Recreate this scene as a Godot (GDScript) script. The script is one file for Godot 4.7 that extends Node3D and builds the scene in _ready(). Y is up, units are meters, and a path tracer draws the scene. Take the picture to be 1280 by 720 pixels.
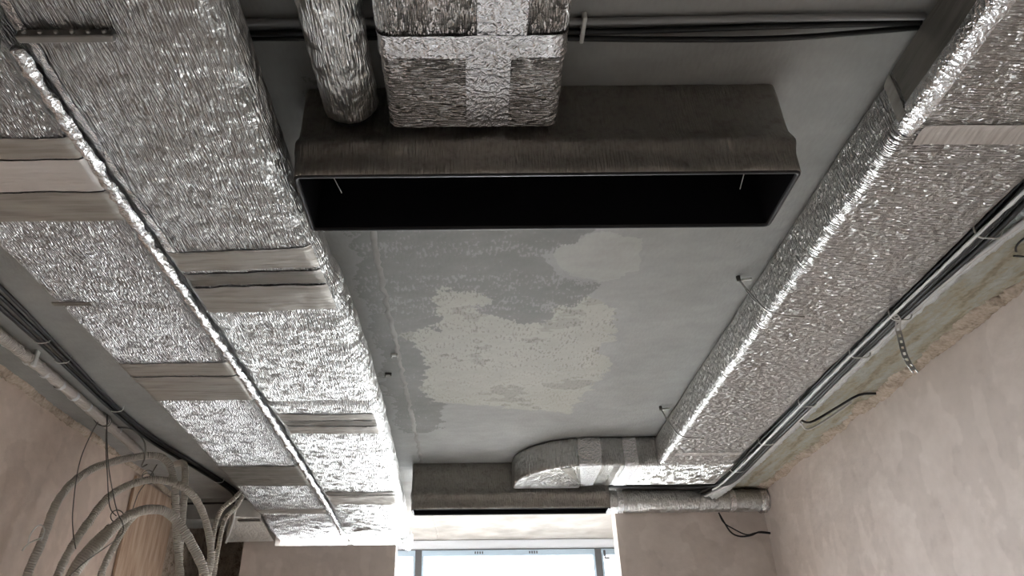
extends Node3D
# A raw flat before the finishing works: foil-wrapped air ducts under a concrete ceiling.
# x to the right, y up, depth runs along -z. The eye is at (0, 1.55, 0).

var M := {}
var used := {}
const CEIL := 2.95
const BACK := 5.33

# ------------------------------------------------------------------ set up
func _ready():
	# camera
	var cam := Camera3D.new()
	cam.name = "camera"
	add_child(cam)
	cam.projection = Camera3D.PROJECTION_FRUSTUM
	cam.near = 0.05
	cam.far = 60.0
	cam.size = 0.05 * 720.0 / 900.0
	cam.frustum_offset = Vector2(0.05 * 50.0 / 900.0, 0)
	cam.position = Vector3(0, 1.55, 0)
	cam.rotation = Vector3(deg_to_rad(30.635), 0, 0)
	cam.rotate_object_local(Vector3(0, 0, 1), -0.01)
	cam.current = true
	# sky: an evenly overcast day
	var we := WorldEnvironment.new()
	we.name = "environment"
	var env := Environment.new()
	env.background_mode = Environment.BG_SKY
	var sky := Sky.new()
	var sm := ProceduralSkyMaterial.new()
	sm.sky_top_color = Color(0.86, 0.9, 0.96)
	sm.sky_horizon_color = Color(0.95, 0.97, 1.0)
	sm.ground_horizon_color = Color(0.72, 0.73, 0.73)
	sm.ground_bottom_color = Color(0.5, 0.5, 0.48)
	sm.sky_energy_multiplier = 2.0
	sm.ground_energy_multiplier = 1.6
	sm.sun_angle_max = 0.0
	sky.sky_material = sm
	env.sky = sky
	env.tonemap_mode = Environment.TONE_MAPPER_LINEAR
	env.tonemap_exposure = 4.8
	env.sdfgi_enabled = true
	env.ssao_enabled = true
	env.ssil_enabled = true
	we.environment = env
	add_child(we)
	# the bright overcast sky in front of the window
	var al := AreaLight3D.new()
	al.name = "window_daylight"
	al.area_size = Vector2(9.0, 6.0)
	al.area_normalize_energy = false
	al.light_energy = 1.9
	al.light_color = Color(0.97, 0.985, 1.0)
	al.shadow_enabled = true
	al.set("area_range", 30.0)
	al.position = Vector3(0.28, 3.6, -11.0)
	add_child(al)
	al.look_at_from_position(al.position, al.position + Vector3(0, -0.3, 0.95))

	make_materials()
	build_room()
	build_window()
	build_ducts()
	build_units()
	build_branch()
	build_supply_ducts()
	build_pipes()
	build_cables()
	build_left_conduits()
	build_small()

# ------------------------------------------------------------------ naming
func V(x: float, y: float, d: float) -> Vector3:
	return Vector3(x, y, -d)

func numbered(called: String) -> String:
	var n: int = used.get(called, 0)
	used[called] = n + 1
	return called if n == 0 else "%s_%03d" % [called, n]

func thing(called: String, label: String, category: String, at := Vector3.ZERO, group := "") -> Node3D:
	var o := Node3D.new()
	o.name = numbered(called)
	add_child(o)
	o.position = at
	o.set_meta("label", label)
	o.set_meta("category", category)
	if group:
		o.set_meta("group", group)
	return o

func part(called: String, mesh: Mesh, m: Material, parent: Node, label := "") -> MeshInstance3D:
	var o := MeshInstance3D.new()
	if parent == self:
		o.name = numbered(called)
	else:
		o.name = called
	o.mesh = mesh
	o.material_override = m
	parent.add_child(o, true)
	if label:
		o.set_meta("label", label)
	return o

func tag(o: Node, label: String, category: String, group := "") -> Node:
	o.set_meta("label", label)
	o.set_meta("category", category)
	if group:
		o.set_meta("group", group)
	return o

func struct(called: String, mesh: Mesh, m: Material, label: String) -> MeshInstance3D:
	var o := part(called, mesh, m, self)
	o.set_meta("kind", "structure")
	o.set_meta("label", label)
	return o

# ------------------------------------------------------------------ textures
func noise_f(w: int, h: int, freq: float, sd: int, oct := 3, kind := FastNoiseLite.TYPE_SIMPLEX_SMOOTH, fractal := FastNoiseLite.FRACTAL_FBM) -> FastNoiseLite:
	var n := FastNoiseLite.new()
	n.noise_type = kind
	n.frequency = freq
	n.seed = sd
	n.fractal_type = fractal
	n.fractal_octaves = oct
	return n

# seamless noise, made w x h and stretched to size x size: values 0 to 1
func field(size: int, w: int, h: int, freq: float, sd: int, oct := 3, kind := FastNoiseLite.TYPE_SIMPLEX_SMOOTH, fractal := FastNoiseLite.FRACTAL_FBM) -> PackedFloat32Array:
	var im := noise_f(w, h, freq, sd, oct, kind, fractal).get_seamless_image(w, h, false, false, 0.15, true)
	im.convert(Image.FORMAT_RF)
	if w != size or h != size:
		im.resize(size, size, Image.INTERPOLATE_CUBIC)
	return im.get_data().to_float32_array()

func normal_tex(size: int, hgt: PackedFloat32Array, k: float) -> ImageTexture:
	var im := Image.create_from_data(size, size, false, Image.FORMAT_RF, hgt.to_byte_array())
	im.bump_map_to_normal_map(k)
	return ImageTexture.create_from_image(im)

func grey_tex(size: int, a: PackedFloat32Array, lo: float, hi: float) -> ImageTexture:
	var b := PackedByteArray()
	b.resize(size * size)
	for i in size * size:
		b[i] = int(clampf(lerpf(lo, hi, a[i]), 0, 1) * 255.0)
	return ImageTexture.create_from_image(Image.create_from_data(size, size, false, Image.FORMAT_L8, b))

func color_tex(size: int, a: PackedFloat32Array, stops: Array) -> ImageTexture:
	var lut := []
	for i in 257:
		var t := i / 256.0
		var c: Color = stops[-1][1]
		for k in stops.size() - 1:
			if t <= stops[k + 1][0]:
				c = stops[k][1].lerp(stops[k + 1][1], clampf((t - stops[k][0]) / maxf(stops[k + 1][0] - stops[k][0], 1e-4), 0, 1))
				break
		lut.append([int(c.r * 255), int(c.g * 255), int(c.b * 255)])
	var b := PackedByteArray()
	b.resize(size * size * 3)
	for i in size * size:
		var q: Array = lut[int(clampf(a[i], 0, 1) * 256.0)]
		b[i * 3] = q[0]
		b[i * 3 + 1] = q[1]
		b[i * 3 + 2] = q[2]
	return ImageTexture.create_from_image(Image.create_from_data(size, size, false, Image.FORMAT_RGB8, b))

func mix2(a: PackedFloat32Array, b: PackedFloat32Array, ka: float, kb: float) -> PackedFloat32Array:
	var r := PackedFloat32Array()
	r.resize(a.size())
	for i in a.size():
		r[i] = a[i] * ka + b[i] * kb
	return r

func mat(color: Color, rough: float, metal := 0.0) -> StandardMaterial3D:
	var m := StandardMaterial3D.new()
	m.albedo_color = color
	m.roughness = rough
	m.metallic = metal
	m.cull_mode = BaseMaterial3D.CULL_DISABLED
	return m

func with_normal(m: StandardMaterial3D, t: Texture2D, scale: float, k := 1.0) -> StandardMaterial3D:
	m.normal_enabled = true
	m.normal_texture = t
	m.normal_scale = k
	m.uv1_scale = Vector3(scale, scale, scale)
	return m

func tri(m: StandardMaterial3D, scale: float) -> StandardMaterial3D:
	m.uv1_triplanar = true
	m.uv1_world_triplanar = true
	m.uv1_scale = Vector3(scale, scale, scale)
	return m

func make_materials():
	var S := 1024
	# long fine ribs of the foil facing, run along v
	var ribs := field(S, 1024, 80, 0.1, 3, 2)
	var crink := field(S, S, S, 0.03, 5, 4)
	var big := field(S, S, S, 0.008, 8, 2)
	var foil_h := PackedFloat32Array()
	foil_h.resize(S * S)
	for i in S * S:
		var w := clampf(big[i] * 1.8 - 0.2, 0.25, 1.0)
		foil_h[i] = ribs[i] * w * 1.1 + crink[i] * 0.28
	var foil_n := normal_tex(S, foil_h, 9.0)
	# shorter, coarser wrinkles
	var dash := field(S, 1024, 160, 0.075, 13, 2)
	var wr_h := PackedFloat32Array()
	wr_h.resize(S * S)
	for i in S * S:
		var d: float = absf(dash[i] - 0.5) * 2.0
		wr_h[i] = d * clampf(big[i] * 1.6, 0.35, 1.0) + crink[i] * 0.45
	var wr_n := normal_tex(S, wr_h, 9.0)
	# long wrinkles of the thicker facing
	var folds := field(S, 1024, 110, 0.085, 17, 2)
	var lg_h := PackedFloat32Array()
	lg_h.resize(S * S)
	for i in S * S:
		var d: float = 1.0 - absf(folds[i] - 0.5) * 2.4
		lg_h[i] = d * d * clampf(big[i] * 1.7, 0.4, 1.0) * 0.9 + crink[i] * 0.75
	var long_n := normal_tex(S, lg_h, 11.0)
	# crushed foil of the tapes
	var cru := field(S, S, S, 0.012, 21, 4, FastNoiseLite.TYPE_SIMPLEX_SMOOTH, FastNoiseLite.FRACTAL_RIDGED)
	var cru_n := normal_tex(S, cru, 14.0)
	# pulled flat tape with streaks along u
	var streak := field(S, 64, 1024, 0.03, 27, 4)
	var st2 := field(S, 256, 1024, 0.012, 29, 3)
	var st_h := mix2(streak, st2, 0.5, 0.9)
	var tape_n := normal_tex(S, st_h, 3.5)
	var tape_c := color_tex(S, mix2(streak, st2, 0.6, 0.4), [[0.0, Color(0.50, 0.49, 0.475)], [0.33, Color(0.65, 0.64, 0.62)], [0.5, Color(0.705, 0.695, 0.68)], [1.0, Color(0.76, 0.75, 0.735)]])
	var foil_c := color_tex(S, mix2(crink, big, 0.5, 0.5), [[0.0, Color(0.70, 0.69, 0.68)], [0.45, Color(0.86, 0.86, 0.855)], [1.0, Color(0.93, 0.93, 0.925)]])

	M.foil = with_normal(mat(Color(0.73, 0.73, 0.725), 0.30, 1.0), foil_n, 2.0, 1.5)
	M.foil.albedo_texture = foil_c
	M.wrinkled = with_normal(mat(Color(0.74, 0.74, 0.74), 0.30, 1.0), wr_n, 1.5, 1.7)
	M.wrinkled.albedo_texture = foil_c
	M.wrinkled_long = with_normal(mat(Color(0.93, 0.925, 0.92), 0.28, 1.0), long_n, 0.95, 1.6)
	M.wrinkled_long.albedo_texture = foil_c
	M.foil_clean = with_normal(mat(Color(0.95, 0.95, 0.945), 0.28, 1.0), foil_n, 1.7, 1.4)
	M.foil_clean.albedo_texture = foil_c
	M.foil_wavy = with_normal(mat(Color(1.0, 1.0, 0.995), 0.26, 1.0), wr_n, 1.1, 2.6)
	M.foil_wavy.albedo_texture = foil_c
	M.foil_dull = with_normal(mat(Color(0.85, 0.84, 0.815), 0.4, 0.45), cru_n, 1.4, 0.6)
	M.dusty = with_normal(mat(Color(0.74, 0.725, 0.70), 0.4, 1.0), foil_n, 1.6, 0.8)
	M.dusty.albedo_texture = foil_c
	M.crushed = with_normal(mat(Color(0.88, 0.88, 0.88), 0.24, 1.0), cru_n, 2.6)
	M.tape = with_normal(mat(Color(0.9, 0.89, 0.87), 0.5, 0.7), tape_n, 1.4)
	M.tape.albedo_texture = tape_c
	M.tape_dark = with_normal(mat(Color(0.70, 0.69, 0.67), 0.45, 0.7), tape_n, 1.4)
	M.tape_dark.albedo_texture = tape_c
	M.tape_pale = with_normal(mat(Color(0.78, 0.76, 0.74), 0.5, 0.6), tape_n, 1.4)

	# plaster of the walls: trowelled smears and blotches
	var pl := field(S, S, S, 0.006, 41, 5)
	var pl2 := field(S, S, 512, 0.004, 43, 3)
	var fine := field(S, S, S, 0.02, 45, 5)
	var pm := PackedFloat32Array()
	pm.resize(S * S)
	for i in S * S:
		pm[i] = smoothstep(0.47, 0.53, pl2[i] + (fine[i] - 0.5) * 0.12) * 0.26 + pl[i] * 0.42 + fine[i] * 0.32
	var plaster_c := color_tex(S, pm, [[0.1, Color(0.755, 0.73, 0.71)], [0.3, Color(0.80, 0.78, 0.762)], [0.55, Color(0.825, 0.805, 0.787)], [0.85, Color(0.86, 0.845, 0.83)]])
	var plaster_n := normal_tex(S, mix2(pl, fine, 0.6, 0.6), 1.8)
	M.plaster = mat(Color(0.99, 0.955, 0.932), 0.85)
	M.plaster.albedo_texture = plaster_c
	tri(with_normal(M.plaster, plaster_n, 1.0), 0.55)
	M.plaster_warm = mat(Color(0.985, 0.92, 0.87), 0.85)
	M.plaster_warm.albedo_texture = plaster_c
	tri(with_normal(M.plaster_warm, plaster_n, 1.0), 0.55)
	var rough_h := field(S, S, S, 0.03, 47, 5)
	var rough_n := normal_tex(S, rough_h, 7.0)
	var rough_c := color_tex(S, mix2(rough_h, pl, 0.5, 0.5), [[0.25, Color(0.52, 0.46, 0.40)], [0.42, Color(0.68, 0.62, 0.55)], [0.7, Color(0.78, 0.72, 0.66)]])
	M.rough = mat(Color(1, 1, 1), 0.95)
	M.rough.albedo_texture = rough_c
	tri(with_normal(M.rough, rough_n, 1.0), 1.6)
	var yel_c := color_tex(S, mix2(rough_h, field(S, 1024, 200, 0.012, 33, 4), 0.3, 0.7), [[0.25, Color(0.53, 0.50, 0.42)], [0.42, Color(0.64, 0.61, 0.53)], [0.55, Color(0.64, 0.63, 0.58)], [0.75, Color(0.68, 0.68, 0.655)]])
	M.smear = mat(Color(1, 1, 1), 0.9)
	M.smear.albedo_texture = yel_c
	tri(with_normal(M.smear, rough_n, 1.0, 0.4), 1.1)
	var conc_c := color_tex(S, mix2(pl, pl2, 0.6, 0.4), [[0.2, Color(0.51, 0.50, 0.48)], [0.5, Color(0.585, 0.575, 0.555)], [0.8, Color(0.65, 0.64, 0.62)]])
	M.concrete = mat(Color(1, 1, 1), 0.85)
	M.concrete.albedo_texture = conc_c
	tri(with_normal(M.concrete, plaster_n, 1.0, 0.6), 0.5)
	M.screed = mat(Color(1, 1, 1), 0.8)
	M.screed.albedo_texture = color_tex(S, mix2(pl, pl2, 0.6, 0.4), [[0.2, Color(0.80, 0.79, 0.77)], [0.8, Color(0.88, 0.87, 0.855)]])
	tri(M.screed, 0.4)

	M.board = mat(Color(1, 1, 1), 0.8)
	M.board.albedo_texture = color_tex(S, mix2(ribs, field(S, 1024, 128, 0.014, 37, 4), 0.25, 0.75), [[0.2, Color(0.68, 0.57, 0.48)], [0.45, Color(0.76, 0.655, 0.565)], [0.6, Color(0.795, 0.70, 0.61)], [0.85, Color(0.83, 0.755, 0.68)]])
	tri(M.board, 1.0)
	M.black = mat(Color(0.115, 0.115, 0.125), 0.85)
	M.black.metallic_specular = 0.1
	M.rim = mat(Color(0.55, 0.55, 0.54), 0.4, 0.9)
	M.rim_dark = mat(Color(0.16, 0.16, 0.165), 0.5, 0.4)
	M.steel = mat(Color(0.72, 0.72, 0.71), 0.35, 1.0)
	M.wire = mat(Color(0.45, 0.44, 0.42), 0.5, 0.7)
	M.cable = mat(Color(0.035, 0.034, 0.034), 0.45)
	M.cable_grey = mat(Color(0.55, 0.55, 0.545), 0.5)
	M.white_pvc = mat(Color(0.80, 0.80, 0.79), 0.45)
	M.tie = mat(Color(0.85, 0.85, 0.83), 0.5)
	var rings := PackedFloat32Array()
	rings.resize(256 * 256)
	for y in 256:
		for x in 256:
			rings[y * 256 + x] = 0.5 + 0.5 * sin(TAU * (y + x * 0.0) / 256.0 * 16.0)
	var ring_n := normal_tex(256, rings, 5.0)
	M.conduit = with_normal(mat(Color(0.75, 0.72, 0.68), 0.55), ring_n, 5.5, 1.2)
	M.silver_wrap = with_normal(mat(Color(0.86, 0.88, 0.88), 0.38, 0.6), cru_n, 3.0, 0.7)
	M.pvc_frame = mat(Color(0.80, 0.83, 0.86), 0.4)
	M.gasket = mat(Color(0.28, 0.29, 0.30), 0.6)
	M.film = mat(Color(0.62, 0.70, 0.76), 0.5)
	M.glass = StandardMaterial3D.new()
	M.glass.transparency = BaseMaterial3D.TRANSPARENCY_ALPHA
	M.glass.albedo_color = Color(0.95, 0.98, 1.0, 0.06)
	M.glass.roughness = 0.03
	make_ceiling_material()

func make_ceiling_material():
	# the soffit x -2.3..2.2, depth 0.5..5.0: cement laitance, pale residue with a ragged outline, form marks
	var W := 1400
	var x0 := -2.3
	var d0 := 0.5
	var span := 4.5
	var n1 := noise_f(0, 0, 2.2, 61, 5)
	var n2 := noise_f(0, 0, 9.0, 62, 5)
	var n3 := noise_f(0, 0, 46.0, 63, 4)
	var n4 := noise_f(0, 0, 1.1, 64, 3)
	var b := PackedByteArray()
	b.resize(W * W * 3)
	var h := PackedFloat32Array()
	h.resize(W * W)
	# outlines: [x, depth, half width, half depth, weight]
	var pale := PackedVector2Array([Vector2(-0.24, 3.5), Vector2(-0.23, 2.92), Vector2(-0.27, 2.78), Vector2(-0.14, 2.64), Vector2(-0.16, 2.42), Vector2(-0.09, 2.36), Vector2(0.03, 2.40), Vector2(0.03, 2.57), Vector2(0.16, 2.63), Vector2(0.32, 2.68), Vector2(0.36, 2.53), Vector2(0.46, 2.45), Vector2(0.60, 2.55), Vector2(0.58, 2.85), Vector2(0.64, 3.2), Vector2(0.50, 3.7), Vector2(0.1, 3.6)])
	var dark := PackedVector2Array([Vector2(-0.42, 1.3), Vector2(0.27, 1.5), Vector2(0.40, 1.98), Vector2(0.29, 2.18), Vector2(0.34, 2.30), Vector2(0.48, 2.33), Vector2(0.47, 2.44), Vector2(0.36, 2.54), Vector2(0.33, 2.70), Vector2(0.0, 2.66), Vector2(-0.18, 2.75), Vector2(-0.16, 3.1), Vector2(-0.14, 3.5), Vector2(-0.20, 3.9), Vector2(-0.42, 4.2)])
	var blob := PackedVector2Array([Vector2(0.30, 2.16), Vector2(0.31, 2.08), Vector2(0.44, 2.0), Vector2(0.58, 2.02), Vector2(0.62, 2.26), Vector2(0.48, 2.32), Vector2(0.34, 2.26)])
	for j in W:
		var d := d0 + span * (j + 0.5) / W
		for i in W:
			var x := x0 + span * (i + 0.5) / W
			var a := n1.get_noise_2d(x, d)
			var c := n2.get_noise_2d(x * 0.7, d * 1.3)
			var g := n3.get_noise_2d(x * 1.6, d * 0.5)
			var v := 0.585 + a * 0.035 + c * 0.025 + g * 0.018 + n4.get_noise_2d(x, d) * 0.03
			var warm := 0.0
			if x > -0.7 and x < 1.0 and d > 1.3 and d < 4.0:
				var edge := a * 0.05 + c * 0.045 + g * 0.015
				var at := Vector2(x + edge * 1.2, d + (c + a * 0.8) * 0.06 + g * 0.03)
				var pm := 1.0 if Geometry2D.is_point_in_polygon(at, pale) else 0.0
				var km := 1.0 if Geometry2D.is_point_in_polygon(at, dark) else 0.0
				var bm := 1.0 if Geometry2D.is_point_in_polygon(Vector2(x + edge * 0.5, d + edge), blob) else 0.0
				v -= 0.10 * km * (1.0 - pm) * (1.0 - bm)
				var specks := smoothstep(0.30, 0.42, g + c * 0.6 + (0.12 if absf(d - 2.1) < 0.05 or absf(d - 2.33) < 0.06 or absf(d - 2.5) < 0.07 else -0.22))
				v += 0.055 * maxf(pm, bm * 0.7) + 0.085 * km * (1.0 - pm) * specks
				v -= 0.11 * pm * smoothstep(0.30, 0.44, -g + c * 0.5) * (1.0 if d < 3.1 else 0.5)
				v -= 0.07 * pm * smoothstep(0.1, 0.2, a + c * 0.5 - 0.15)
				warm = 0.021 * pm + 0.008 * bm
			# a slightly different pour beyond the joint on the left
			if x < -0.345 + a * 0.01:
				v -= 0.02
			var o := (j * W + i) * 3
			b[o] = int(clampf(v + warm * 0.6, 0, 1) * 255)
			b[o + 1] = int(clampf(v - 0.002 + warm * 0.3, 0, 1) * 255)
			b[o + 2] = int(clampf(v - 0.018 - warm * 0.7, 0, 1) * 255)
			h[j * W + i] = a * 0.3 + c * 0.15 + g * 0.05
	M.soffit = mat(Color(1, 1, 1), 0.7)
	M.soffit.albedo_texture = ImageTexture.create_from_image(Image.create_from_data(W, W, false, Image.FORMAT_RGB8, b))
	var im := Image.create_from_data(W, W, false, Image.FORMAT_RF, h.to_byte_array())
	im.bump_map_to_normal_map(2.5)
	with_normal(M.soffit, ImageTexture.create_from_image(im), 1.0, 0.7)
	M.soffit.texture_repeat = false

# ------------------------------------------------------------------ mesh helpers
func grid(pts: Array, uvs: Array, close_u := false) -> ArrayMesh:
	# rows of points to one smooth mesh
	var st := SurfaceTool.new()
	st.begin(Mesh.PRIMITIVE_TRIANGLES)
	var R := pts.size()
	var C: int = pts[0].size()
	for r in R:
		var pr: PackedVector3Array = pts[r]
		var ur: PackedVector2Array = uvs[r]
		for c in C:
			st.set_uv(ur[c])
			st.add_vertex(pr[c])
	for r in R - 1:
		for c in C - 1:
			var a := r * C + c
			st.add_index(a)
			st.add_index(a + C)
			st.add_index(a + 1)
			st.add_index(a + 1)
			st.add_index(a + C)
			st.add_index(a + C + 1)
	st.generate_normals()
	st.generate_tangents()
	return st.commit()

func box_into(st: SurfaceTool, lo: Vector3, hi: Vector3, bev := 0.0):
	# chamfered box
	var c := (lo + hi) * 0.5
	var e := (hi - lo) * 0.5
	var b := minf(bev, minf(e.x, minf(e.y, e.z)) * 0.9)
	var quads := []
	for ax in 3:
		for s in [-1.0, 1.0]:
			var u := (ax + 1) % 3
			var w := (ax + 2) % 3
			var q := []
			for k in [[-1, -1], [1, -1], [1, 1], [-1, 1]]:
				var p := Vector3.ZERO
				p[ax] = s * e[ax]
				p[u] = k[0] * (e[u] - b)
				p[w] = k[1] * (e[w] - b)
				q.append(p)
			quads.append([q, s])
	for q in quads:
		quad_into(st, c + q[0][0], c + q[0][1], c + q[0][2], c + q[0][3], c)
	if b > 0.0:
		for ax in 3:
			var u := (ax + 1) % 3
			var w := (ax + 2) % 3
			for k in [[-1, -1], [1, -1], [1, 1], [-1, 1]]:
				var p1 := Vector3.ZERO
				var p2 := Vector3.ZERO
				p1[u] = k[0] * e[u]
				p1[w] = k[1] * (e[w] - b)
				p2[u] = k[0] * (e[u] - b)
				p2[w] = k[1] * e[w]
				var a := Vector3.ZERO
				a[ax] = e[ax] - b
				quad_into(st, c + p1 - a, c + p1 + a, c + p2 + a, c + p2 - a, c)
		for sx in [-1, 1]:
			for sy in [-1, 1]:
				for sz in [-1, 1]:
					var p := Vector3(sx * e.x, sy * (e.y - b), sz * (e.z - b))
					var q := Vector3(sx * (e.x - b), sy * e.y, sz * (e.z - b))
					var r := Vector3(sx * (e.x - b), sy * (e.y - b), sz * e.z)
					tri_into(st, c + p, c + q, c + r, c)

func tri_into(st: SurfaceTool, a: Vector3, b: Vector3, c: Vector3, middle: Vector3):
	var n := (b - a).cross(c - a)
	if n.dot((a + b + c) / 3.0 - middle) > 0.0:
		var t := b
		b = c
		c = t
	n = -(b - a).cross(c - a).normalized()
	for p in [a, b, c]:
		st.set_normal(n)
		var an := n.abs()
		st.set_uv(Vector2(p.z, p.y) if an.x > an.y and an.x > an.z else (Vector2(p.x, p.z) if an.y > an.z else Vector2(p.x, p.y)))
		st.add_vertex(p)

func quad_into(st: SurfaceTool, a: Vector3, b: Vector3, c: Vector3, d: Vector3, middle: Vector3):
	tri_into(st, a, b, c, middle)
	tri_into(st, a, c, d, middle)

func begin() -> SurfaceTool:
	var st := SurfaceTool.new()
	st.begin(Mesh.PRIMITIVE_TRIANGLES)
	return st

func box(lo: Vector3, hi: Vector3, bev := 0.0) -> ArrayMesh:
	var st := begin()
	box_into(st, lo, hi, bev)
	return st.commit()

# box from x, y and depth ranges
func bxd(x0: float, x1: float, y0: float, y1: float, d0: float, d1: float, bev := 0.0) -> ArrayMesh:
	return box(Vector3(x0, y0, -d1), Vector3(x1, y1, -d0), bev)

func boxes(list: Array, bev := 0.0) -> ArrayMesh:
	var st := begin()
	for q in list:
		box_into(st, Vector3(q[0], q[2], -q[5]), Vector3(q[1], q[3], -q[4]), bev)
	return st.commit()

func smooth(pts: Array, step := 0.02) -> PackedVector3Array:
	# Catmull-Rom through the points, evenly spaced
	var cv := Curve3D.new()
	cv.bake_interval = step
	for i in pts.size():
		var p: Vector3 = pts[i]
		var a: Vector3 = pts[maxi(i - 1, 0)]
		var b: Vector3 = pts[mini(i + 1, pts.size() - 1)]
		var t := (b - a) / 6.0
		cv.add_point(p, -t, t)
	var L := cv.get_baked_length()
	var n := maxi(2, int(ceil(L / step)))
	var out := PackedVector3Array()
	for i in n + 1:
		out.append(cv.sample_baked(L * i / n, true))
	return out

func tube(pts: Array, r: float, sides := 8, step := 0.03, wob := 0.0, caps := true, tex_turn := false) -> ArrayMesh:
	var path := smooth(pts, step)
	var rows := []
	var uvs := []
	var t := (path[1] - path[0]).normalized()
	var nrm := t.cross(Vector3.UP if absf(t.y) < 0.9 else Vector3.RIGHT).normalized()
	var s := 0.0
	var nz := noise_f(0, 0, 6.0, 5, 2)
	for i in path.size():
		if i > 0:
			s += path[i].distance_to(path[i - 1])
			t = (path[mini(i + 1, path.size() - 1)] - path[i - 1]).normalized()
			nrm = (nrm - t * nrm.dot(t)).normalized()
		var bi := t.cross(nrm)
		var pr := PackedVector3Array()
		var ur := PackedVector2Array()
		for k in sides + 1:
			var a := TAU * k / sides
			var o := nrm * cos(a) + bi * sin(a)
			var rr := r
			if wob > 0.0:
				rr += wob * nz.get_noise_3dv(path[i] * 3.0 + o * 0.35)
			pr.append(path[i] + o * rr)
			var u := a * r
			ur.append(Vector2(u, s) if not tex_turn else Vector2(s, u))
		if caps and i == 0:
			var c0 := PackedVector3Array()
			for k in sides + 1:
				c0.append(path[0])
			rows.append(c0)
			uvs.append(ur)
		rows.append(pr)
		uvs.append(ur)
		if caps and i == path.size() - 1:
			var c1 := PackedVector3Array()
			for k in sides + 1:
				c1.append(path[i])
			rows.append(c1)
			uvs.append(ur)
	return grid(rows, uvs)

func joined(list: Array) -> ArrayMesh:
	var st := begin()
	for m in list:
		st.append_from(m, 0, Transform3D())
	return st.commit()

# ---- rectangular duct swept along a path
# def: path (PackedVector3Array), w and h (Array of [s, value] or a number), r corner radius, amp bulge, seed
func along(v, s: float) -> float:
	if v is float or v is int:
		return float(v)
	var a: Array = v
	if s <= a[0][0]:
		return a[0][1]
	for i in a.size() - 1:
		if s <= a[i + 1][0]:
			return lerpf(a[i][1], a[i + 1][1], smoothstep(0.0, 1.0, (s - a[i][0]) / maxf(a[i + 1][0] - a[i][0], 1e-5)))
	return a[-1][1]

func path_len(path: PackedVector3Array) -> PackedFloat32Array:
	var L := PackedFloat32Array([0.0])
	for i in range(1, path.size()):
		L.append(L[-1] + path[i].distance_to(path[i - 1]))
	return L

func rr_point(q: float, w: float, h: float, r: float) -> Array:
	# q: metres round the outline from the middle of the underside, positive towards the left when looking along the path
	var sgn := 1.0 if q >= 0.0 else -1.0
	var a := absf(q)
	var hb := w * 0.5 - r
	var arc := r * PI * 0.5
	var sd := h - 2.0 * r
	var p: Vector2
	var n: Vector2
	if a <= hb:
		p = Vector2(a, -h * 0.5)
		n = Vector2(0, -1)
	elif a <= hb + arc:
		var t := (a - hb) / r
		n = Vector2(sin(t), -cos(t))
		p = Vector2(hb, -h * 0.5 + r) + n * r
	elif a <= hb + arc + sd:
		n = Vector2(1, 0)
		p = Vector2(w * 0.5, -h * 0.5 + r + (a - hb - arc))
	elif a <= hb + 2.0 * arc + sd:
		var t := PI * 0.5 + (a - hb - arc - sd) / r
		n = Vector2(sin(t), -cos(t))
		p = Vector2(hb, h * 0.5 - r) + n * r
	else:
		p = Vector2(w * 0.5 - r - (a - hb - 2.0 * arc - sd), h * 0.5)
		n = Vector2(0, 1)
	p.x *= -sgn
	n.x *= -sgn
	return [p, n]

func duct(def: Dictionary, s0: float, s1: float, q0 := NAN, q1 := NAN, off := 0.0, turn := false, ds := 0.018, caps := true) -> ArrayMesh:
	var path: PackedVector3Array = def.path
	var L := path_len(path)
	var nz := noise_f(0, 0, 5.5, def.seed, 3)
	var nf := noise_f(0, 0, 22.0, def.seed + 7, 2)
	var n := maxi(2, int(ceil((s1 - s0) / ds)))
	var rows := []
	var uvs := []
	var k := 0
	var nq := 0
	for i in n + 1:
		var s := s0 + (s1 - s0) * i / n
		while k < L.size() - 2 and L[k + 1] < s:
			k += 1
		var f := clampf((s - L[k]) / maxf(L[k + 1] - L[k], 1e-6), 0, 1)
		var c := path[k].lerp(path[k + 1], f)
		var tg := (path[mini(k + 2, path.size() - 1)] - path[maxi(k - 1, 0)]).normalized()
		var right := tg.cross(Vector3.UP).normalized()
		var up := right.cross(tg).normalized()
		var w := along(def.w, s)
		var h := along(def.h, s)
		var r: float = minf(def.r, h * 0.49)
		var per := 2.0 * (w - 2.0 * r) + 2.0 * (h - 2.0 * r) + TAU * r
		var a0 := -per * 0.5 if is_nan(q0) else q0
		var a1 := per * 0.5 if is_nan(q1) else q1
		if nq == 0:
			nq = maxi(4, int(ceil((a1 - a0) / 0.013)))
		var pinch := 0.0
		for pp in def.get("pinch", []):
			var z: float = absf(s - pp[0])
			pinch += pp[1] * exp(-z * z / (2.0 * pp[2] * pp[2]))
		var pr := PackedVector3Array()
		var ur := PackedVector2Array()
		for j in nq + 1:
			var q := a0 + (a1 - a0) * j / nq
			var pn := rr_point(clampf(q, -per * 0.5, per * 0.5), w, h, r)
			var p: Vector2 = pn[0]
			var nn: Vector2 = pn[1]
			var at := c + right * p.x + up * p.y
			var amt: float = def.amp * nz.get_noise_3dv(at) + def.amp * 0.3 * nf.get_noise_3dv(at)
			if nn.y > 0.5:
				amt = minf(amt, 0.0)
			at += (right * nn.x + up * nn.y) * (amt + off - pinch)
			pr.append(at)
			ur.append(Vector2(q, s) if not turn else Vector2(s, q))
		if caps and i == 0 and off == 0.0:
			rows.append(flat_row(c, pr.size()))
			uvs.append(ur)
		rows.append(pr)
		uvs.append(ur)
		if caps and i == n and off == 0.0:
			rows.append(flat_row(c, pr.size()))
			uvs.append(ur)
	return grid(rows, uvs)

func flat_row(c: Vector3, n: int) -> PackedVector3Array:
	var r := PackedVector3Array()
	r.resize(n)
	r.fill(c)
	return r

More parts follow.
